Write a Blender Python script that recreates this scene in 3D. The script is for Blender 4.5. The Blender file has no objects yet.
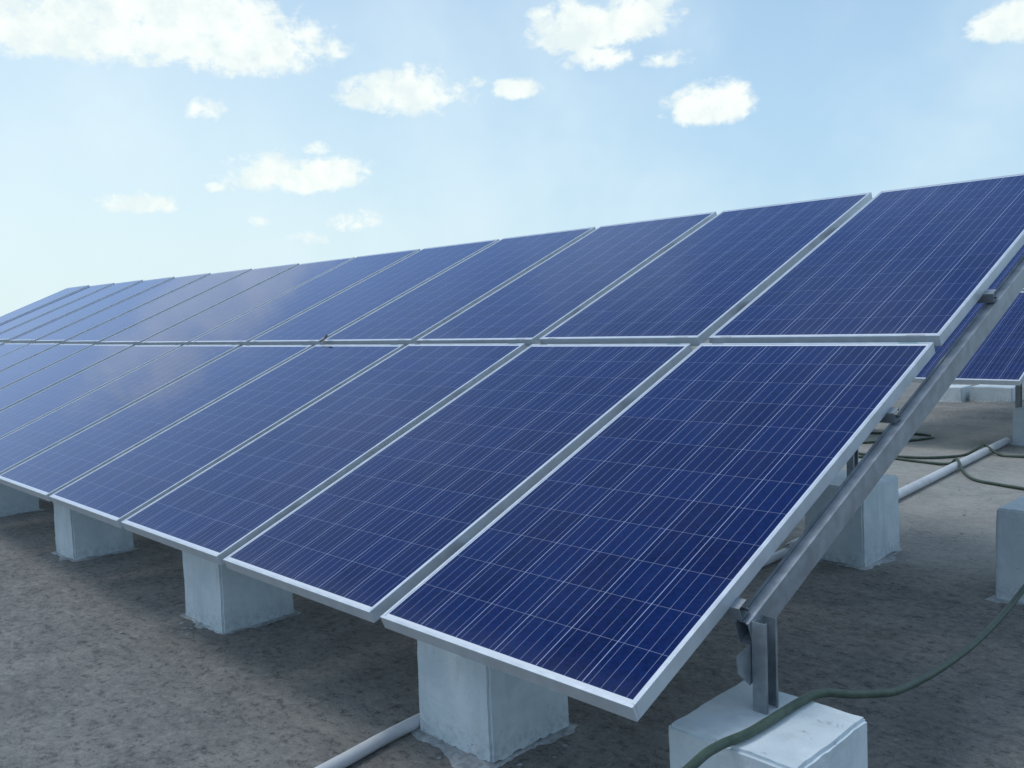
import bpy, bmesh, math, random
from mathutils import Vector, Matrix, noise
random.seed(7)
S = bpy.context.scene
C = S.collection
G0 = 0.5                       # height of the first array's low panel corner above the roof

# ------------------------------------------------------------------ camera
right = Vector((0.6954225, 0.7173847, -0.0417933))
down = Vector((0.0293747, -0.0864897, -0.9958196))
fwd = Vector((-0.7180005, 0.6912877, -0.0812199))
CAM = Vector((1.3019, -1.6014, 0.9404 + G0))
FPX = 902.67
cd = bpy.data.cameras.new('camera')
cam = bpy.data.objects.new('camera', cd); C.objects.link(cam)
cam.matrix_world = Matrix(((right.x, -down.x, -fwd.x, CAM.x), (right.y, -down.y, -fwd.y, CAM.y),
                           (right.z, -down.z, -fwd.z, CAM.z), (0, 0, 0, 1)))
cd.sensor_width = 36; cd.lens = FPX / 1024 * 36; cd.clip_end = 4000; cd.clip_start = 0.02
S.camera = cam
S.view_settings.view_transform = 'Standard'; S.view_settings.look = 'None'
S.view_settings.gamma = 1; S.view_settings.exposure = 0.0; S.view_settings.use_curve_mapping = False

# ------------------------------------------------------------------ node helpers
class NT:
    def __init__(s, tree): s.t = tree; s.n = tree.nodes; s.l = tree.links
    def node(s, typ, **kw):
        n = s.n.new(typ)
        for k, v in kw.items():
            if k.startswith('i_'):
                key = k[2:]; key = int(key) if key.isdigit() else key.replace('_', ' ')
                s.put(n.inputs[key], v)
            else: setattr(n, k, v)
        return n
    def put(s, sock, v):
        if isinstance(v, bpy.types.NodeSocket): s.l.new(v, sock)
        else: sock.default_value = v
    def m(s, op, a, b=None, c=None, clamp=False):
        n = s.n.new('ShaderNodeMath'); n.operation = op; n.use_clamp = clamp
        s.put(n.inputs[0], a)
        if b is not None: s.put(n.inputs[1], b)
        if c is not None: s.put(n.inputs[2], c)
        return n.outputs[0]
    def vm(s, op, a, b):
        n = s.n.new('ShaderNodeVectorMath'); n.operation = op
        s.put(n.inputs[0], a); s.put(n.inputs[1], b)
        return n.outputs['Value'] if op in ('DOT_PRODUCT', 'LENGTH') else n.outputs[0]
    def mix(s, f, a, b):
        n = s.n.new('ShaderNodeMix'); n.data_type = 'RGBA'
        s.put(n.inputs[0], f); s.put(n.inputs[6], a); s.put(n.inputs[7], b); return n.outputs[2]
    def noise(s, vec, scale, detail=4, rough=.55, dist=0.0):
        n = s.n.new('ShaderNodeTexNoise'); s.put(n.inputs['Vector'], vec)
        n.inputs['Scale'].default_value = scale; n.inputs['Detail'].default_value = detail
        n.inputs['Roughness'].default_value = rough; n.inputs['Distortion'].default_value = dist
        return n.outputs['Fac']
    def ramp(s, f, lo, hi, smooth=True):
        n = s.n.new('ShaderNodeMapRange'); s.put(n.inputs[0], f)
        if smooth: n.interpolation_type = 'SMOOTHSTEP'
        s.put(n.inputs[1], lo); s.put(n.inputs[2], hi); return n.outputs[0]
    def bump(s, h, strength, dist):
        n = s.n.new('ShaderNodeBump'); n.inputs['Strength'].default_value = strength
        n.inputs['Distance'].default_value = dist; s.put(n.inputs['Height'], h); return n.outputs[0]

def mat(name):
    m = bpy.data.materials.new(name); m.use_nodes = True
    t = NT(m.node_tree); b = m.node_tree.nodes['Principled BSDF']
    return m, t, b
def c4(r, g, b): return (r, g, b, 1)

# ------------------------------------------------------------------ sky and sun
SUN_EL, SUN_AZ = 66.0, 205.0      # azimuth measured counter-clockwise from +X
w = bpy.data.worlds.new('World'); S.world = w; w.use_nodes = True
T = NT(w.node_tree)
bg = w.node_tree.nodes['Background']
sky = T.node('ShaderNodeTexSky', sky_type='NISHITA', sun_disc=False)
sky.sun_elevation = math.radians(SUN_EL)
sky.sun_rotation = math.radians(90 - SUN_AZ)
sky.dust_density = 1.2; sky.ozone_density = 2.2; sky.air_density = 1.0
tc = T.node('ShaderNodeTexCoord'); dirv = tc.outputs['Generated']
sep = T.node('ShaderNodeSeparateXYZ', i_0=dirv)
def pdir(x, y):
    d = right * ((x - 512) / FPX) + down * ((y - 384) / FPX) + fwd
    return d.normalized()
# drifting cumulus: (image direction, half width, half height, strength)
CL = [(110, 20, 160, 52, 1.0), (240, 46, 76, 36, 1.0), (30, 10, 80, 40, .9), (406, 96, 56, 24, .95), (518, 90, 23, 12, .7), (590, 30, 58, 28, .9), (634, 18, 44, 34, .8),
      (600, 60, 34, 16, .75), (664, 60, 32, 14, .68), (708, 106, 42, 25, 1.0), (1022, 22, 38, 22, 1.0), (298, 177, 72, 23, .85),
      (133, 205, 42, 12, .62), (207, 113, 20, 16, .57), (353, 222, 28, 18, .64), (460, 83, 26, 9, .58),
      (543, 12, 20, 11, .75), (316, 150, 18, 9, .72), (217, 187, 12, 8, .6), (262, 222, 18, 9, .5), (305, 240, 30, 10, .45)]
CL3 = [(d, a / FPX, b / FPX, s) for x, y, a, b, s in CL for d in [pdir(x, y)]]
def adir(el, az):
    el, az = math.radians(el), math.radians(az)
    return Vector((math.cos(el) * math.cos(az), math.cos(el) * math.sin(az), math.sin(el)))
CL3 += [(adir(18.6, 159.8), .075, .020, 1.0), (adir(30, 215), .2, .08, 1), (adir(35, 60), .16, .08, 1), (adir(24, 20), .2, .07, 1),
        (adir(48, 300), .25, .12, 1), (adir(62, 90), .15, .1, .8), (adir(20, 260), .3, .08, 1)]
wn = T.noise(T.vm('MULTIPLY', dirv, (1, 1, 1.5)), 17.0, 9, .62, .25)
wn2 = T.noise(dirv, 5.0, 4, .55)
tot = None
for d, a, b, s in CL3:
    r_ = d.cross(Vector((0, 0, 1))).normalized(); u_ = r_.cross(d).normalized()
    du = T.m('DIVIDE', T.vm('DOT_PRODUCT', dirv, tuple(r_)), a)
    dv = T.vm('DOT_PRODUCT', T.vm('SUBTRACT', dirv, tuple(d)), tuple(u_))
    dv = T.m('DIVIDE', dv, b)
    dv = T.m('MAXIMUM', dv, T.m('MULTIPLY', dv, -1.45))           # flatter base
    q = T.m('ADD', T.m('MULTIPLY', du, du), T.m('MULTIPLY', dv, dv))
    q = T.m('MULTIPLY', T.m('SUBTRACT', 1.0, T.m('MULTIPLY', q, .72)), 1.1)
    front = T.m('GREATER_THAN', T.vm('DOT_PRODUCT', dirv, tuple(d)), .3)
    q = T.m('MULTIPLY', T.m('MAXIMUM', q, -1.2), 1.0)
    q = T.m('ADD', T.m('MULTIPLY', T.m('ADD', q, 1.2), T.m('MULTIPLY', front, .35 + .65 * s)), -1.2)
    tot = q if tot is None else T.m('SMOOTH_MAX', tot, q, .25)
wn3 = T.noise(T.vm('MULTIPLY', dirv, (1, 1, 1.3)), 60.0, 6, .6, .3)
dens = T.m('ADD', T.m('MINIMUM', tot, .85), T.m('MULTIPLY', T.m('SUBTRACT', wn, .5), 2.3))
dens = T.m('ADD', dens, T.m('MULTIPLY', T.m('SUBTRACT', wn3, .5), 1.5))
cm = T.ramp(dens, .0, .72)
shade = T.ramp(T.noise(dirv, 26, 5, .6), .35, .65)
veil = T.m('MULTIPLY', T.ramp(wn2, .35, .75), .45)                 # thin cirrus
haze = T.m('POWER', T.m('SUBTRACT', 1.0, T.m('MAXIMUM', sep.outputs[2], 0.0), clamp=True), 1.9)
# hazy air, whiter towards the sun side
side = T.ramp(T.vm('DOT_PRODUCT', dirv, tuple(adir(5, 180))), .45, 1.05)
base = T.vm('MULTIPLY', sky.outputs[0], (1.35, 1.58, 1.68))
hz = T.mix(side, c4(5.2, 7.4, 9.1), c4(7.7, 9.3, 9.5))
away = T.ramp(T.vm('DOT_PRODUCT', dirv, tuple(adir(5, -35))), -.1, .7)  # unseen sky behind the camera, darkened to shade frame sides and block faces
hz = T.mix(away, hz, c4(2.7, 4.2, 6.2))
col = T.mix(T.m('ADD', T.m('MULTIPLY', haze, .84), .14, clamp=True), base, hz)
col = T.mix(veil, col, c4(8.2, 9.6, 10.2))
cloudc = T.mix(shade, c4(8.4, 9.4, 9.4), c4(10.2, 10.7, 10.1))
col = T.mix(T.m('MULTIPLY', cm, .93), col, cloudc)
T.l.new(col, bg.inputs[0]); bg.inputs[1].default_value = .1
sd = bpy.data.lights.new('sun', 'SUN'); sd.energy = 0.95; sd.angle = math.radians(18); sd.color = (1, .96, .92)
so = bpy.data.objects.new('sun', sd); C.objects.link(so)
so.rotation_euler = adir(SUN_EL, SUN_AZ).to_track_quat('Z', 'Y').to_euler()

# ------------------------------------------------------------------ materials
def glass_mat():
    m, t, b = mat('polycrystalline_cells')
    W, L = 1.004, 1.956
    tc = t.node('ShaderNodeTexCoord'); o = tc.outputs['Object']
    s = t.node('ShaderNodeSeparateXYZ', i_0=o)
    inf = t.node('ShaderNodeObjectInfo')
    pit, pity = .1621, .1590
    mx, my = (W - 6 * pit) / 2, (L - 12 * pity) / 2
    X = t.m('SUBTRACT', t.m('MULTIPLY', s.outputs[0], -1), mx); Y = t.m('SUBTRACT', s.outputs[1], my)
    cx = t.m('DIVIDE', X, pit); cy = t.m('DIVIDE', Y, pity)
    fx = t.m('FRACT', cx); fy = t.m('FRACT', cy)
    dx = t.m('MULTIPLY', t.m('MINIMUM', fx, t.m('SUBTRACT', 1, fx)), pit)
    dy = t.m('MULTIPLY', t.m('MINIMUM', fy, t.m('SUBTRACT', 1, fy)), pit)
    gap = t.m('MAXIMUM', t.m('LESS_THAN', dx, .0012), t.m('MULTIPLY', t.m('LESS_THAN', dy, .0009), .42))
    fb = t.m('FRACT', t.m('MULTIPLY', fx, 4))
    bus = t.m('LESS_THAN', t.m('ABSOLUTE', t.m('SUBTRACT', fb, .5)), .0008 / (pit / 4))
    inside = t.m('MULTIPLY', t.m('MULTIPLY', t.m('GREATER_THAN', X, .0), t.m('LESS_THAN', X, 6 * pit)),
                 t.m('MULTIPLY', t.m('GREATER_THAN', Y, .0), t.m('LESS_THAN', Y, 12 * pity)))
    # each cell its own blue, crystal grains inside it
    cell = t.node('ShaderNodeCombineXYZ', i_0=t.m('FLOOR', cx), i_1=t.m('FLOOR', cy), i_2=t.m('MULTIPLY', inf.outputs['Random'], 57))
    wn = t.node('ShaderNodeTexWhiteNoise', noise_dimensions='3D', i_0=cell.outputs[0])
    vec = t.vm('ADD', o, t.node('ShaderNodeCombineXYZ', i_2=t.m('MULTIPLY', inf.outputs['Random'], 9)).outputs[0])
    vo = t.node('ShaderNodeTexVoronoi', i_Vector=vec, i_Scale=110.0); 
    vs = t.node('ShaderNodeSeparateColor', i_0=vo.outputs['Color'])
    k = t.m('ADD', t.m('MULTIPLY', vs.outputs[0], .6), t.m('MULTIPLY', wn.outputs[0], .4))
    colr = t.mix(k, c4(.0006, .0075, .050), c4(.0022, .0215, .120))
    colr = t.mix(t.m('MULTIPLY', inf.outputs['Random'], .35), colr, c4(.0026, .0100, .066))
    colr = t.mix(t.m('MULTIPLY', t.m('GREATER_THAN', vs.outputs[1], .82), .45), colr, c4(.012, .012, .10))
    colr = t.mix(t.m('MULTIPLY', bus, .72), colr, c4(.31, .34, .49))
    colr = t.mix(gap, colr, c4(.40, .44, .60))
    colr = t.mix(inside, c4(.78, .80, .82), colr)
    # thin dust film, denser in streaks down the slope and along the lower edge
    sv = t.vm('MULTIPLY', vec, (9, 1.3, 9))
    d1 = t.ramp(t.noise(sv, 1.0, 5, .6), .42, .8)
    low = t.ramp(Y, .10, -.01)
    dust = t.m('ADD', t.m('MULTIPLY', d1, .022), t.m('MULTIPLY', low, .05))
    colr = t.mix(dust, colr, c4(.30, .28, .27))
    # coated solar glass: bluish anti-reflection film over the cells
    m.node_tree.nodes.remove(b)
    df = t.node('ShaderNodeBsdfDiffuse', i_Color=colr)
    gl = t.node('ShaderNodeBsdfGlossy', i_Color=c4(.60, .70, 1.0), i_Roughness=t.m('ADD', .055, t.m('MULTIPLY', d1, .06)))
    geo = t.node('ShaderNodeNewGeometry')
    cosv = t.m('ABSOLUTE', t.vm('DOT_PRODUCT', geo.outputs['Normal'], geo.outputs['Incoming']))
    fac = t.m('ADD', .007, t.m('MULTIPLY', t.m('POWER', t.m('SUBTRACT', 1.0, cosv, clamp=True), 4.3), .92))
    mx_ = t.node('ShaderNodeMixShader', i_0=fac, i_1=df.outputs[0], i_2=gl.outputs[0])
    t.l.new(mx_.outputs[0], m.node_tree.nodes['Material Output'].inputs['Surface'])
    return m
def metal_mat(name, col, rough, metallic=1.0, var=.12, streak=False):
    m, t, b = mat(name)
    o = t.node('ShaderNodeTexCoord').outputs['Object']
    n = t.noise(t.vm('MULTIPLY', o, (1, 1, 6) if streak else (1, 1, 1)), 14, 5, .6)
    n2 = t.noise(o, 90, 3, .5)
    k = t.ramp(n, .3, .75)
    a = c4(*[c * (1 - var) for c in col]); z = c4(*[min(1, c * (1 + var)) for c in col])
    t.put(b.inputs['Base Color'], t.mix(k, a, z))
    b.inputs['Metallic'].default_value = metallic
    t.put(b.inputs['Roughness'], t.m('ADD', rough - .06, t.m('MULTIPLY', k, .14)))
    t.put(b.inputs['Normal'], t.bump(n2, .12, .002))
    return m
def concrete_white(name, c1, c2, dirt):
    m, t, b = mat(name)
    tc = t.node('ShaderNodeTexCoord'); o = tc.outputs['Object']
    inf = t.node('ShaderNodeObjectInfo')
    v = t.vm('ADD', o, t.node('ShaderNodeCombineXYZ', i_0=t.m('MULTIPLY', inf.outputs['Random'], 31)).outputs[0])
    s = t.node('ShaderNodeSeparateXYZ', i_0=o)
    n1 = t.ramp(t.noise(v, 5, 6, .65, .4), .35, .7)
    n2 = t.noise(v, 38, 6, .7)
    n3 = t.ramp(t.noise(v, 30, 6, .74, .5), .645, .68)      # flaked spots
    foot = t.ramp(s.outputs[2], .13, .0)
    spots = t.m('MULTIPLY', n3, t.m('ADD', .18, t.m('MULTIPLY', foot, .6)))
    colr = t.mix(n1, c4(*c1), c4(*c2))
    grime = t.m('MULTIPLY', t.ramp(t.noise(t.vm('MULTIPLY', v, (3, 3, .7)), 4, 5, .6), .45, .75), .30)
    colr = t.mix(grime, colr, c4(*dirt))
    colr = t.mix(t.m('MULTIPLY', foot, t.m('MULTIPLY', t.ramp(n2, .42, .62), .45)), colr, c4(*[d * .8 for d in dirt]))
    colr = t.mix(spots, colr, c4(.12, .12, .12))
    t.put(b.inputs['Base Color'], colr); b.inputs['Roughness'].default_value = .9
    b.inputs['Specular IOR Level'].default_value = .25
    h = t.m('ADD', t.m('MULTIPLY', n2, .6), t.m('SUBTRACT', t.m('MULTIPLY', n1, .8), n3))
    t.put(b.inputs['Normal'], t.bump(h, .55, .006))
    return m
def roof_mat():
    m, t, b = mat('weathered_roof_concrete')
    tc = t.node('ShaderNodeTexCoord'); o = tc.outputs['Object']
    big = t.ramp(t.noise(o, .45, 5, .6, .5), .3, .7)
    mid = t.ramp(t.noise(o, 1.7, 10, .80, .4), .32, .70)
    fin = t.noise(o, 26, 9, .80, .15)
    grit = t.noise(o, 85, 5, .75)
    stre = t.noise(t.vm('MULTIPLY', o, (1, 2.2, 1)), 6.0, 9, .78, .6)      # trowel and broom marks
    colr = t.mix(mid, c4(0.166, 0.171, 0.169), c4(0.357, 0.343, 0.318))
    colr = t.mix(t.m('MULTIPLY', t.ramp(stre, .42, .66), .42), colr, c4(0.443, 0.416, 0.384))
    colr = t.mix(t.m('MULTIPLY', big, .45), colr, c4(0.284, 0.278, 0.264))
    colr = t.mix(t.m('MULTIPLY', t.ramp(fin, .48, .68), .5), colr, c4(0.521, 0.494, 0.452))
    colr = t.mix(t.m('MULTIPLY', t.ramp(fin, .47, .36), .75), colr, c4(0.066, 0.067, 0.067))
    colr = t.mix(t.m('MULTIPLY', t.ramp(grit, .56, .72), .38), colr, c4(0.632, 0.587, 0.508))
    colr = t.mix(t.m('MULTIPLY', t.ramp(grit, .43, .31), .42), colr, c4(0.060, 0.062, 0.061))
    flk = t.noise(t.vm('MULTIPLY', o, (1.0, 1.7, 1)), 11, 10, .82, .2)
    colr = t.mix(t.m('MULTIPLY', t.ramp(flk, .465, .40), .55), colr, c4(0.072, 0.071, 0.073))
    stain = t.ramp(t.noise(o, .9, 4, .5, .3), .54, .60)
    colr = t.mix(t.m('MULTIPLY', stain, .15), colr, c4(0.104, 0.098, 0.095))
    # newer, paler screed, uneven joint; far end darkens, painting shade under the rear array
    so_ = t.node('ShaderNodeSeparateXYZ', i_0=o)
    yy = t.m('ADD', so_.outputs[1], t.m('MULTIPLY', t.m('SUBTRACT', t.noise(o, 1.2, 5, .6), .5), 3.0))
    colr = t.mix(t.m('MULTIPLY', t.m('MULTIPLY', t.ramp(yy, 2.4, 4.2), t.ramp(yy, 9.6, 8.2)), .42), colr, t.mix(mid, c4(0.474, 0.480, 0.437), c4(0.663, 0.648, 0.578)))
    # fine dark cracks
    vo = t.node('ShaderNodeTexVoronoi', feature='DISTANCE_TO_EDGE', i_Scale=1.3)
    wob = t.node('ShaderNodeTexNoise', i_Vector=o, i_Scale=3.0, i_Detail=5.0)
    t.put(vo.inputs['Vector'], t.vm('ADD', o, t.vm('MULTIPLY', wob.outputs['Color'], (.45, .45, 0))))
    crack = t.m('MULTIPLY', t.ramp(vo.outputs['Distance'], .010, .0), t.ramp(t.noise(o, 1.1, 3, .5), .60, .68))
    colr = t.mix(t.m('MULTIPLY', crack, .5), colr, c4(0.024, 0.026, 0.026))
    t.put(b.inputs['Base Color'], colr)
    b.inputs['Roughness'].default_value = .93; b.inputs['Specular IOR Level'].default_value = .2
    h = t.m('ADD', t.m('ADD', t.m('MULTIPLY', fin, 1.1), t.m('MULTIPLY', grit, .45)), t.m('MULTIPLY', stre, .8))
    t.put(b.inputs['Normal'], t.bump(t.m('SUBTRACT', h, crack), .9, .016))
    return m
def plain(name, c1, c2, rough, scale=20, spec=.5, bump=.2, bd=.001):
    m, t, b = mat(name)
    o = t.node('ShaderNodeTexCoord').outputs['Object']
    n = t.noise(o, scale, 5, .6)
    t.put(b.inputs['Base Color'], t.mix(t.ramp(n, .3, .7), c4(*c1), c4(*c2)))
    b.inputs['Roughness'].default_value = rough; b.inputs['Specular IOR Level'].default_value = spec
    t.put(b.inputs['Normal'], t.bump(n, bump, bd))
    return m
M_GLASS = glass_mat()
M_FRAME = metal_mat('anodised_aluminium', (.60, .65, .70), .40, .45, .07)
M_STEEL = metal_mat('galvanised_steel', (.34, .38, .42), .40, .5, .2)
M_STEEL2 = metal_mat('dull_zinc_steel', (.33, .37, .40), .44, .6, .22)
M_BACK = plain('white_backsheet', (.62, .63, .65), (.68, .69, .7), .6)
M_BLOCK = concrete_white('whitewashed_concrete', (.60, .68, .71), (.72, .79, .81), (.40, .44, .45))
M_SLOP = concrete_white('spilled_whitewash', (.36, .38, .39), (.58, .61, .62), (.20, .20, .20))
M_ROOF = roof_mat()
M_PIPE = plain('grey_white_pvc', (.52, .53, .55), (.64, .65, .66), .45, 6)
M_HOSE = plain('dark_green_rubber', (.036, .066, .048), (.066, .102, .072), .5, 30)
M_TAG = plain('pale_green_label', (.16, .34, .34), (.24, .42, .42), .5)
M_TAG2 = plain('grey_label', (.28, .30, .34), (.38, .40, .44), .5)
M_LEAF = plain('dry_brown_leaf', (.22, .15, .13), (.34, .26, .24), .8, 60)
M_STONE = plain('pale_mortar_chip', (.20, .19, .18), (.36, .34, .32), .9, 30)

# ------------------------------------------------------------------ mesh helpers
def link(name, bm, material, parent=None, smooth=False):
    me = bpy.data.meshes.new(name); bm.to_mesh(me); bm.free()
    me.materials.append(material)
    if smooth:
        for p in me.polygons: p.use_smooth = True
    o = bpy.data.objects.new(name, me); C.objects.link(o)
    if parent: o.parent = parent
    return o
def box(bm, x0, x1, y0, y1, z0, z1, bev=0.0):
    r = bmesh.ops.create_cube(bm, size=1.0)
    for v in r['verts']:
        v.co = Vector(((x0 + x1) / 2 + v.co.x * (x1 - x0), (y0 + y1) / 2 + v.co.y * (y1 - y0), (z0 + z1) / 2 + v.co.z * (z1 - z0)))
    if bev:
        es = list({e for v in r['verts'] for e in v.link_edges})
        bmesh.ops.bevel(bm, geom=es, offset=bev, segments=1, affect='EDGES')
def prism(bm, pts, a, b, axis):
    """extrude a closed 2-D outline from a to b along axis ('x','y','z')"""
    def P(u, v, s):
        return {'x': (s, u, v), 'y': (u, s, v), 'z': (u, v, s)}[axis]
    A = [bm.verts.new(P(u, v, a)) for u, v in pts]; B = [bm.verts.new(P(u, v, b)) for u, v in pts]
    bm.faces.new(A); bm.faces.new(B[::-1])
    n = len(pts)
    for i in range(n): bm.faces.new((A[i], B[i], B[(i + 1) % n], A[(i + 1) % n]))
    bmesh.ops.recalc_face_normals(bm, faces=bm.faces)
def tube(bm, pts, rad, seg=12, sub=6):
    P = [Vector(p) for p in pts]
    if not hasattr(rad, '__len__'): rad = [rad] * len(P)
    path = []
    for i in range(len(P) - 1):
        p0 = P[max(i - 1, 0)]; p1 = P[i]; p2 = P[i + 1]; p3 = P[min(i + 2, len(P) - 1)]
        for k in range(sub):
            t = k / sub
            path.append((.5 * ((2 * p1) + (p2 - p0) * t + (2 * p0 - 5 * p1 + 4 * p2 - p3) * t * t + (3 * p1 - p0 - 3 * p2 + p3) * t ** 3),
                         rad[i] * (1 - t) + rad[i + 1] * t))
    path.append((P[-1], rad[-1]))
    rings = []
    for i, (c, r) in enumerate(path):
        d = (path[min(i + 1, len(path) - 1)][0] - path[max(i - 1, 0)][0]).normalized()
        u = d.cross(Vector((0, 0, 1)));  u = u.normalized() if u.length > 1e-3 else Vector((1, 0, 0))
        v = u.cross(d)
        rings.append([bm.verts.new(c + r * (math.cos(a) * u + math.sin(a) * v)) for a in [2 * math.pi * k / seg for k in range(seg)]])
    for A, B in zip(rings, rings[1:]):
        for k in range(seg): bm.faces.new((A[k], A[(k + 1) % seg], B[(k + 1) % seg], B[k]))
    bm.faces.new(rings[0][::-1]); bm.faces.new(rings[-1])
    bmesh.ops.recalc_face_normals(bm, faces=bm.faces)
def tag(o, label, cat, group=None, kind=None):
    if label: o['label'] = label
    if cat: o['category'] = cat
    if group: o['group'] = group
    if kind: o['kind'] = kind
def empty(name, loc, rot=(0, 0, 0)):
    o = bpy.data.objects.new(name, None); C.objects.link(o); o.location = loc; o.rotation_euler = rot
    o.empty_display_size = .2
    return o
def copy_tree(o, parent=None):
    c = o.copy(); C.objects.link(c); c.parent = parent
    for ch in list(o.children): copy_tree(ch, c)
    return c
ORD = ['first', 'second', 'third', 'fourth', 'fifth', 'sixth', 'seventh', 'eighth', 'ninth', 'tenth', 'eleventh', 'twelfth', 'thirteenth', 'fourteenth']

# ------------------------------------------------------------------ roof
bm = bmesh.new()
N = 60
bmesh.ops.create_grid(bm, x_segments=N, y_segments=N, size=1500)
roof = link('roof_surface', bm, M_ROOF); roof['kind'] = 'structure'
roof.location = (0, 0, 0)

# ------------------------------------------------------------------ solar panel
TILT = 0.399329
W, L, PW, PL, TH = 1.004, 1.956, .992 + .06877, 1.956 + .0559, .044
ct, st = math.cos(TILT), math.sin(TILT)
def make_panel():
    root = empty('solar_panel', (0, 0, 0))
    # aluminium frame: C-section bars, top lip 11 mm, open at the back
    bm = bmesh.new()
    lip = .0115
    for s, (y0, y1) in enumerate(((0, lip), (L - lip, L))): box(bm, -W, 0, y0, y1, -TH, 0, .0008)
    for x0, x1 in ((-W, -W + lip), (-lip, 0)): box(bm, x0, x1, lip + .0004, L - lip - .0004, -TH, -.0003, .0006)
    for x0, x1 in ((-W + lip, -W + .03), (-.03, -lip)): box(bm, x0 + .0003, x1 - .0003, .012, L - .012, -TH, -TH + .002)
    link('frame', bm, M_FRAME, root)
    bm = bmesh.new(); box(bm, -W + lip, -lip, lip, L - lip, -.0065, -.0022)
    link('glass_cells', bm, M_GLASS, root)
    bm = bmesh.new(); box(bm, -W + lip, -lip, lip, L - lip, -.0085, -.0068)
    link('backsheet', bm, M_BACK, root)
    return root
def add_tags(root, row):
    # little maker's stickers on the frame bar beside the seam
    def st_(x0, x1, y, m):
        bm = bmesh.new(); box(bm, x0, x1, y - .0035, y + .0035, .0002, .0007)
        link('sticker', bm, m, root)
    y = L - .0058 if row == 0 else .0058
    st_(-.125, -.055, y, M_TAG if row == 0 else M_TAG2)
    st_(-W + .06, -W + .115, y, M_TAG2)
lo = make_panel(); up_ = copy_tree(lo)
add_tags(lo, 0); add_tags(up_, 1)
used = {0: False, 1: False}
def put_panel(X0, Y0, Z0, i, row, label, group):
    base = lo if row == 0 else up_
    o = copy_tree(base) if used[row] else base
    used[row] = True
    v = row * PL
    jx, jn, jr = random.uniform(-.002, .002), random.uniform(-.0015, .0015), random.uniform(-.0012, .0012)
    sag = .0080 * max(0, i - 6) ** 1.2 if row else .0062 * max(0, i - 6) ** 1.2
    o.location = (X0 - i * PW + jx, Y0 + v * ct, Z0 + v * st + jn + sag)
    o.rotation_euler = (TILT + jr, random.uniform(-.0012, .0012), 0)
    tag(o, label, 'solar panel', group)
for i in range(14):
    for row in (0, 1):
        rn = ('lower', 'upper')[row]
        if i == 0: lab = ('dark blue solar panel nearest the camera, bottom right of the near array' if row == 0
                          else 'dark blue solar panel in the upper row, cut off by the right picture edge')
        elif i == 13: lab = 'pale sky-reflecting solar panel at the far left end of the near %s row' % rn
        elif i < 5: lab = 'dark blue solar panel, %s from the right end of the near %s row' % (ORD[i], rn)
        else: lab = 'pale blue solar panel, %s from the right end of the near %s row' % (ORD[i], rn)
        put_panel(0, 0, G0, i, row, lab, 'solar panels of the near array')
RX, RY, RZ = -.16, 6.85, G0 + .158
for i in range(3):
    for row in (0, 1):
        lab = 'solar panel in the rear array\'s %s row, %s, behind the rafter' % (
            ('lower', 'upper')[row], ('at its right end', 'second from its right end', 'third from its right end')[i])
        put_panel(RX, RY, RZ, i, row, lab, 'solar panels of the rear array')

# ------------------------------------------------------------------ concrete blocks
def block_mesh(name, w, d, h, seed, taper=.012):
    bm = bmesh.new()
    r = bmesh.ops.create_cube(bm, size=1.0)
    for v in bm.verts: v.co = Vector((v.co.x * w, v.co.y * d, (v.co.z + .5) * h))
    bmesh.ops.bevel(bm, geom=list(bm.edges), offset=.009, segments=2, affect='EDGES')
    bmesh.ops.subdivide_edges(bm, edges=[e for e in bm.edges if e.calc_length() > .1], cuts=14, use_grid_fill=True)
    for v in bm.verts:
        p = v.co.copy() + Vector((seed * 3.1, seed, 0))
        k = 1 + taper * (1 - v.co.z / h) * 2
        edge = sum(1 for a, b in ((abs(v.co.x), w / 2), (abs(v.co.y), d / 2), (abs(v.co.z - h / 2), h / 2)) if a > b - .014)
        n = noise.noise_vector(p * 4) * .004 + noise.noise_vector(p * 17) * .0014
        if edge >= 2: n += noise.noise_vector(p * 45) * .0022 + noise.noise_vector(p * 14) * .0012
        v.co = Vector((v.co.x * k, v.co.y * k, v.co.z)) + n
        if v.co.z < .01: v.co.z = 0.0
    return bm
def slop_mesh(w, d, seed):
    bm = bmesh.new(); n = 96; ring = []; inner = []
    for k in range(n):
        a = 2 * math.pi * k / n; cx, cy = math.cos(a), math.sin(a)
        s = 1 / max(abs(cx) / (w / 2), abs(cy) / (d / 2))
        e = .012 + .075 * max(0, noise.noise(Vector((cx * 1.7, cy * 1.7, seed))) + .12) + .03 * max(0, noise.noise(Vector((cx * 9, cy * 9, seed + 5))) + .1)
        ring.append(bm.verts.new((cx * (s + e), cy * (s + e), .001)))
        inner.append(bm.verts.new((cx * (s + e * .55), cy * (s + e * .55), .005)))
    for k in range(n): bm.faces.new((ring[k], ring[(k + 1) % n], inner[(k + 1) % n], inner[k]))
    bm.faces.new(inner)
    rnd = random.Random(seed * 7 + 1)
    for q in range(26):
        a = rnd.uniform(0, 6.283); rr = rnd.uniform(1.1, 1.55)
        c = Vector((math.cos(a) * w * .56 * rr, math.sin(a) * d * .56 * rr, 0)); s = rnd.uniform(.003, .010)
        vs = [bm.verts.new(c + Vector((math.cos(b) * s * rnd.uniform(.6, 1.3), math.sin(b) * s * rnd.uniform(.6, 1.5), .002))) for b in [k * 1.047 for k in range(6)]]
        bm.faces.new(vs)
    return bm
bseed = [0]
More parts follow.
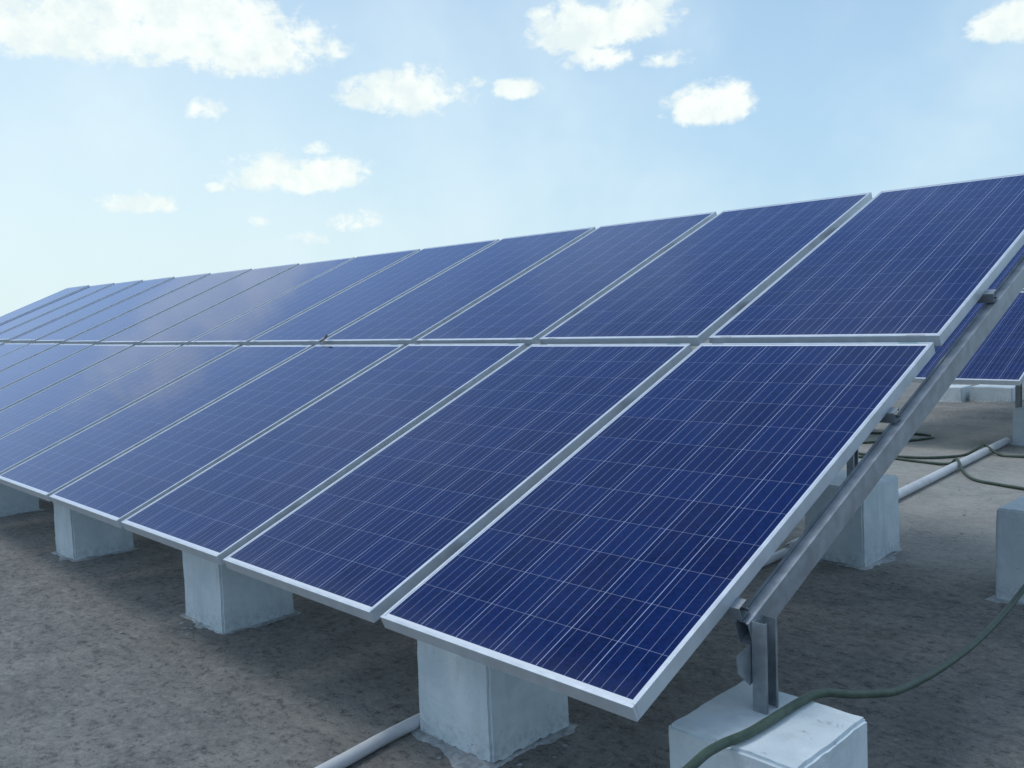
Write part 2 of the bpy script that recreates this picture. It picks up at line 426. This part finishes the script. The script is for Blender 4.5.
def put_block(x0, x1, y0, y1, h, label, group):
    bseed[0] += 1
    w_, d_ = x1 - x0, y1 - y0
    o = link('concrete_block', block_mesh('b', w_, d_, h, bseed[0]), M_BLOCK)
    o.location = ((x0 + x1) / 2, (y0 + y1) / 2, 0); 
    link('plaster_skirt', slop_mesh(w_ * 1.02, d_ * 1.02, bseed[0]), M_SLOP, o)
    tag(o, label, 'concrete block', group)
    return o

# ------------------------------------------------------------------ near array supports
def surf_z(Y, n, Y0=0.0, Z0=G0):
    """height of the plane n metres below the panel face, at Y"""
    return Z0 + (Y - Y0) * math.tan(TILT) - n / ct
def channel(bm, a, b, u, v, w_, h_, t_, lip=0.012):
    """lipped C-channel from a to b; u: direction of the opening, v: direction of height"""
    a, b, u, v = Vector(a), Vector(b), Vector(u), Vector(v)
    pr = [(0, 0), (w_, 0), (w_, lip), (w_ - t_, lip), (w_ - t_, t_), (t_, t_), (t_, h_ - t_), (w_ - t_, h_ - t_), (w_ - t_, h_ - lip), (w_, h_ - lip), (w_, h_), (0, h_)]
    A = [bm.verts.new(a + u * p + v * q) for p, q in pr]; B = [bm.verts.new(b + u * p + v * q) for p, q in pr]
    n = len(pr)
    for i in range(n): bm.faces.new((A[i], A[(i + 1) % n], B[(i + 1) % n], B[i]))
    for R in (A, B):
        for q in ((0, 1, 4, 5), (1, 2, 3, 4), (0, 5, 6, 11), (6, 7, 10, 11), (7, 8, 9, 10)): bm.faces.new([R[k] for k in q])
    bmesh.ops.recalc_face_normals(bm, faces=bm.faces)
def bolt(parent, c, axis=(1, 0, 0), r=.011):
    bm = bmesh.new()
    ax = Vector(axis).normalized(); q = ax.to_track_quat('Z', 'Y').to_matrix().to_4x4()
    for rr, z0, z1, sg in ((r * 1.35, 0, .002, 16), (r, .0021, .009, 6), (r * .55, .0091, .017, 10)):
        bmesh.ops.create_cone(bm, cap_ends=True, segments=sg, radius1=rr, radius2=rr, depth=z1 - z0,
                              matrix=Matrix.Translation(Vector(c)) @ q @ Matrix.Translation((0, 0, (z0 + z1) / 2)))
    return link('bolt', bm, M_STEEL, parent)
def frame_bay(xc, Y0, Z0, hf, hr, label, group, yf=.44, yr=3.12, detail=True):
    """rafter under the panels on a front and a rear post; xc: the rafter's +X face"""
    root = empty('mounting_frame', (xc, Y0 + yf, 0))
    tag(root, label, 'steel frame', group)
    off = Vector((xc, Y0 + yf, 0))
    sd_ = Vector((0, ct, st)); nn = Vector((0, -st, ct))
    base = Vector((xc, Y0, Z0))
    bm = bmesh.new()
    # U-section open towards the panels, outer side on the +X face
    a = base + sd_ * .43 - nn * .155; b = base + sd_ * 3.80 - nn * .155
    channel(bm, a - off, b - off, nn, (-1, 0, 0), .075, .045, .0028, .008)
    o1 = base + sd_ * .44 - nn * .1515 - off; o2 = base + sd_ * 3.79 - nn * .1515 - off     # stiffener closing most of its depth
    channel(bm, o1 + Vector((-.0034, 0, 0)), o2 + Vector((-.0034, 0, 0)), (-1, 0, 0), nn, .0378, .066, .002, .004)
    link('rafter', bm, M_STEEL, root)
    for nm, y, hb in (('front_post', Y0 + yf, hf), ('rear_post', Y0 + yr, hr)):
        top = surf_z(y + .03, .092, Y0, Z0)
        bm = bmesh.new()
        p = Vector((xc + .0015, y, 0))
        # web against the rafter, channel open towards +X
        channel(bm, p + Vector((0, 0, hb - .03)) - off, p + Vector((0, 0, top)) - off, (1, 0, 0), (0, 1, 0), .040, .062, .0028, .010)
        po = link(nm, bm, M_STEEL2, root)
        if detail:
            for dz in (.035, .065):
                bolt(po, Vector((xc + .0045, y + .031, top - dz)) - off)
    if detail:      # brace plate hanging from the rafter's low end
        bm = bmesh.new()
        c0 = base + sd_ * .40 - nn * .158 - off
        prism(bm, [(c0.y - .055, c0.z + .01), (c0.y + .03, c0.z + .03), (c0.y + .03, c0.z - .075), (c0.y + .005, c0.z - .085), (c0.y - .05, c0.z - .035)], c0.x - .006, c0.x - .002, 'x')
        link('bracket_plate', bm, M_STEEL2, root)
    return root
def purlin(x0, x1, v, Y0, Z0, label, group):
    sd_ = Vector((0, ct, st)); nn = Vector((0, -st, ct))
    o_ = Vector((x1, Y0, Z0)) + sd_ * v - nn * .0795
    bm = bmesh.new()
    channel(bm, (x0 - x1, 0, 0), (0, 0, 0), sd_, nn, .041, .0385, .0025, .010)
    o = link('purlin', bm, M_STEEL2); o.location = o_
    tag(o, label, 'steel rail', group)
BX = [(-.078, .290, .05), (-1.135, -.770, -.985), (-3.005, -2.60, -2.80), (-4.92, -4.59, -4.74), (-6.85, -6.51, -6.68), (-8.77, -8.43, -8.6),
      (-10.65, -10.30, -10.5), (-12.55, -12.2, -12.4), (-14.45, -14.1, -14.3)]
for k, (x0, x1, xr) in enumerate(BX):
    if k == 0:
        lf = 'squat whitewashed concrete block under the end post with the green hose lying across its top'
        lr = 'whitewashed concrete block cut off by the right picture edge, behind the green hose'
        lm = 'galvanised steel rafter and posts at the open right end of the near array'
    else:
        pos = ORD[k - 1]
        lf = ['whitewashed concrete block under the nearest panel\'s low edge, grey pipe beside it',
              'whitewashed concrete block with flaked left face under the second and third lowest panels',
              'narrow whitewashed concrete block with splashed whitewash at its foot, third from the pipe',
              'dim whitewashed concrete block at the left picture edge under the low panel edge'][k - 1] if k < 5 else \
            'whitewashed block under the near low edge, %s counting from the hose-crossed block' % ORD[k]
        lr = 'whitewashed concrete block on the roof seen just right of the long steel rafter' if k == 1 else \
            'whitewashed rear concrete block in the shade under the near array, %s from its right end' % ORD[k]
        lm = 'steel rafter and posts hidden under the near array, %s counted from its right end' % ORD[k]
    put_block(x0, x1, .235, .600, G0 - (.146 if k == 0 else .155), lf, 'whitewashed blocks under the low edge of the near array')
    if k == 0: put_block(-.127, .225, 2.86, 3.27, G0 - .067, lr, 'whitewashed rear blocks of the near array')
    elif k <= 2: put_block(xr - .155, xr + .175, 2.96, 3.41, G0 - .074, lr, 'whitewashed rear blocks of the near array')
    if k <= 4:
        frame_bay(xr, 0, G0, G0 - .155, G0 - .07, lm, 'steel frames of the near array', detail=(k < 2), yr=3.0 if k == 0 else 3.14)
PV = (.437, 1.495, 2.478, 3.47)
for q, v in enumerate(PV):
    purlin(-14.9, (.028, .026, .038, .03)[q], v, 0, G0,
           'long zinc-grey steel rail under the near array, %s from its low edge' % ORD[q], 'steel rails under the near array')

# ------------------------------------------------------------------ rear array supports
for k, (x0, x1, xr) in enumerate(((-1.467, -1.10, -1.475), (-3.3, -2.95, -3.1))):
    put_block(x0, x1, 7.47, 7.83, .345, ('whitewashed block under the low edge of the rear array where the grey pipe ends',
              'pale block under the rear array hidden behind the steel rafter')[k], 'whitewashed blocks of the rear array')
    frame_bay(xr, RY, RZ, .345, .43, ('slim steel post and rafter carrying the rear array above the pipe end',
              'steel post and rafter of the rear array left of the visible one')[k], 'steel frames of the rear array', yf=.72, yr=4.0, detail=False)
for k, (x0, x1, yy, h_, lab) in enumerate(((-3.36, -3.08, 10.75, .21, 'bluish low block far under the rear array, left of the wide pale one'),
                                    (-3.03, -2.52, 10.9, .21, 'wide pale low block far back under the rear array'))):
    put_block(x0, x1, yy, yy + .4, h_ - .02, lab, 'far blocks under the rear array')
for q, v in enumerate((.45, 1.5, 2.48, 3.47)):
    purlin(-3.4, -.13, v, RY, RZ, 'short steel rail under the rear array, %s from the low edge' % ORD[q], 'steel rails under the rear array')

# ------------------------------------------------------------------ pipe and hoses
bm = bmesh.new()
tube(bm, [(-.95, -2.2, .024), (-1.07, -.6, .024), (-1.112, -.148, .024), (-1.158, .22, .024), (-1.185, .9, .024), (-1.24, 2.9, .025), (-1.243, 2.96, .034), (-1.28, 3.6, .034), (-1.347, 4.636, .034), (-1.50, 7.1, .034), (-1.525, 7.5, .034)],
     [.0225, .0225, .0225, .0225, .0225, .0225, .033, .033, .033, .033, .033], 20, 5)
pp = link('drain_pipe', bm, M_PIPE, smooth=True)
tag(pp, 'grey white plastic pipe lying on the roof and running under the near array', 'pipe')
def at(x, y, z):
    d = right * ((x - 512) / FPX) + down * ((y - 384) / FPX) + fwd
    return CAM + d * ((z - CAM.z) / d.z)
bm = bmesh.new()
zt = G0 - .146 + .016
tube(bm, [(.15, -1.0, .015), (.14, -.6, .03), (.12, -.25, .19), (.112, -.03, .335), (.110, .10, zt), (.108, .20, zt), (.127, .31, zt), (.133, .54, zt - .001), (.142, .65, .360), (.165, .76, .325), (.176, .896, .285), (.185, 1.041, .25),
          (.161, 1.421, .19), (.138, 1.835, .16), (.111, 2.22, .16), (.09, 2.55, .18), (.16, 2.76, .30), (.33, 2.80, .44), (.5, 3.3, .25), (.55, 3.8, .02)], .0118, 14, 6)
h1 = link('water_hose', bm, M_HOSE, smooth=True)
tag(h1, 'thick dark green hose crossing the end block and hanging in a curve to the right', 'hose')
bm = bmesh.new()
A = [(-2.9, 5.9), (-2.581, 6.015), (-2.326, 6.109), (-2.029, 6.291), (-1.822, 6.357), (-1.67, 6.511), (-1.60, 6.70), (-1.52, 6.80), (-1.502, 6.863), (-1.35, 6.80), (-1.175, 6.815), (-.9, 6.85), (-.5, 6.7)]
def onpipe(x, y):
    px = -1.347 - .0625 * (y - 4.636); d = abs(x - px)
    return .012 + .068 * math.exp(-(d / .075) ** 4)
tube(bm, [(x, y, onpipe(x, y)) for x, y in A], .0125, 10, 6)
h2 = link('water_hose', bm, M_HOSE, smooth=True)
tag(h2, 'thin dark green hose crossing the pipe near its far end, under the rear array', 'hose', 'thin hoses on the roof behind the near array')
bm = bmesh.new()
B = [(-2.9, 6.35), (-2.45, 6.30), (-1.988, 6.194), (-1.696, 6.14), (-1.52, 6.09), (-1.44, 6.03), (-1.33, 5.86), (-1.155, 5.60), (-.949, 5.506), (-.772, 5.449), (-.3, 5.3), (.2, 5.5)]
tube(bm, [(x, y, onpipe(x, y)) for x, y in B], .0125, 10, 6)
h3 = link('water_hose', bm, M_HOSE, smooth=True)
tag(h3, 'dark green hose crossing the middle of the pipe and bending towards the right block', 'hose', 'thin hoses on the roof behind the near array')
bm = bmesh.new()
Lp = [(-3.4, 6.5), (-2.9, 6.75), (-2.643, 6.873), (-2.512, 7.023), (-2.326, 7.205), (-2.234, 7.409), (-2.212, 7.56), (-2.30, 7.66), (-2.468, 7.674), (-2.8, 7.55), (-3.2, 7.5)]
tube(bm, [(x, y, .0125) for x, y in Lp], .0125, 10, 6)
h4 = link('water_hose', bm, M_HOSE, smooth=True)
tag(h4, 'dark green hose lying in a narrow loop behind the rafter, left of the pipe', 'hose', 'thin hoses on the roof behind the near array')

# ------------------------------------------------------------------ scrap caught in the seam of the near array
bm = bmesh.new()
rows = [[(-.05, 0, 0), (-.02, .012, .012), (.02, .018, .03), (.055, .02, .055)], [(-.05, -.012, .004), (-.015, -.012, .02), (.025, -.01, .034), (.06, .0, .066)],
        [(-.045, -.022, 0), (-.01, -.032, .01), (.03, -.028, .016), (.05, -.02, .01)]]
V = [[bm.verts.new(p) for p in r] for r in rows]
for a in range(2):
    for b in range(3): bm.faces.new((V[a][b], V[a][b + 1], V[a + 1][b + 1], V[a + 1][b]))
bmesh.ops.solidify(bm, geom=list(bm.faces), thickness=.003)
lf = link('dry_leaf', bm, M_LEAF); lf.location = (-4.14, 1.83, G0 + .775); lf.scale = (.75, .75, .8)
tag(lf, 'small crumpled brown scrap caught in the seam between the panel rows', 'debris')

# ------------------------------------------------------------------ loose mortar chips on the roof
bm = bmesh.new(); rnd = random.Random(3)
for q in range(420):
    if q < 300: x = rnd.uniform(-7, .8); y = rnd.gauss(.1, .55)
    else: x = rnd.uniform(-1.3, 1.0); y = rnd.uniform(.6, 6)
    s = rnd.uniform(.002, .0065) * (1.6 if rnd.random() < .06 else 1)
    M_ = Matrix.Translation((x, y, s * .3)) @ Matrix.Rotation(rnd.uniform(0, 6), 4, 'Z') @ Matrix.Diagonal((s * rnd.uniform(.8, 1.7), s, s * .55, 1))
    bmesh.ops.create_icosphere(bm, subdivisions=1, radius=1, matrix=M_)
g = link('mortar_grit', bm, M_STONE); g['kind'] = 'stuff'
tag(g, 'pale mortar grit scattered over the roof around the blocks', 'grit')

S.cycles.max_bounces = 6
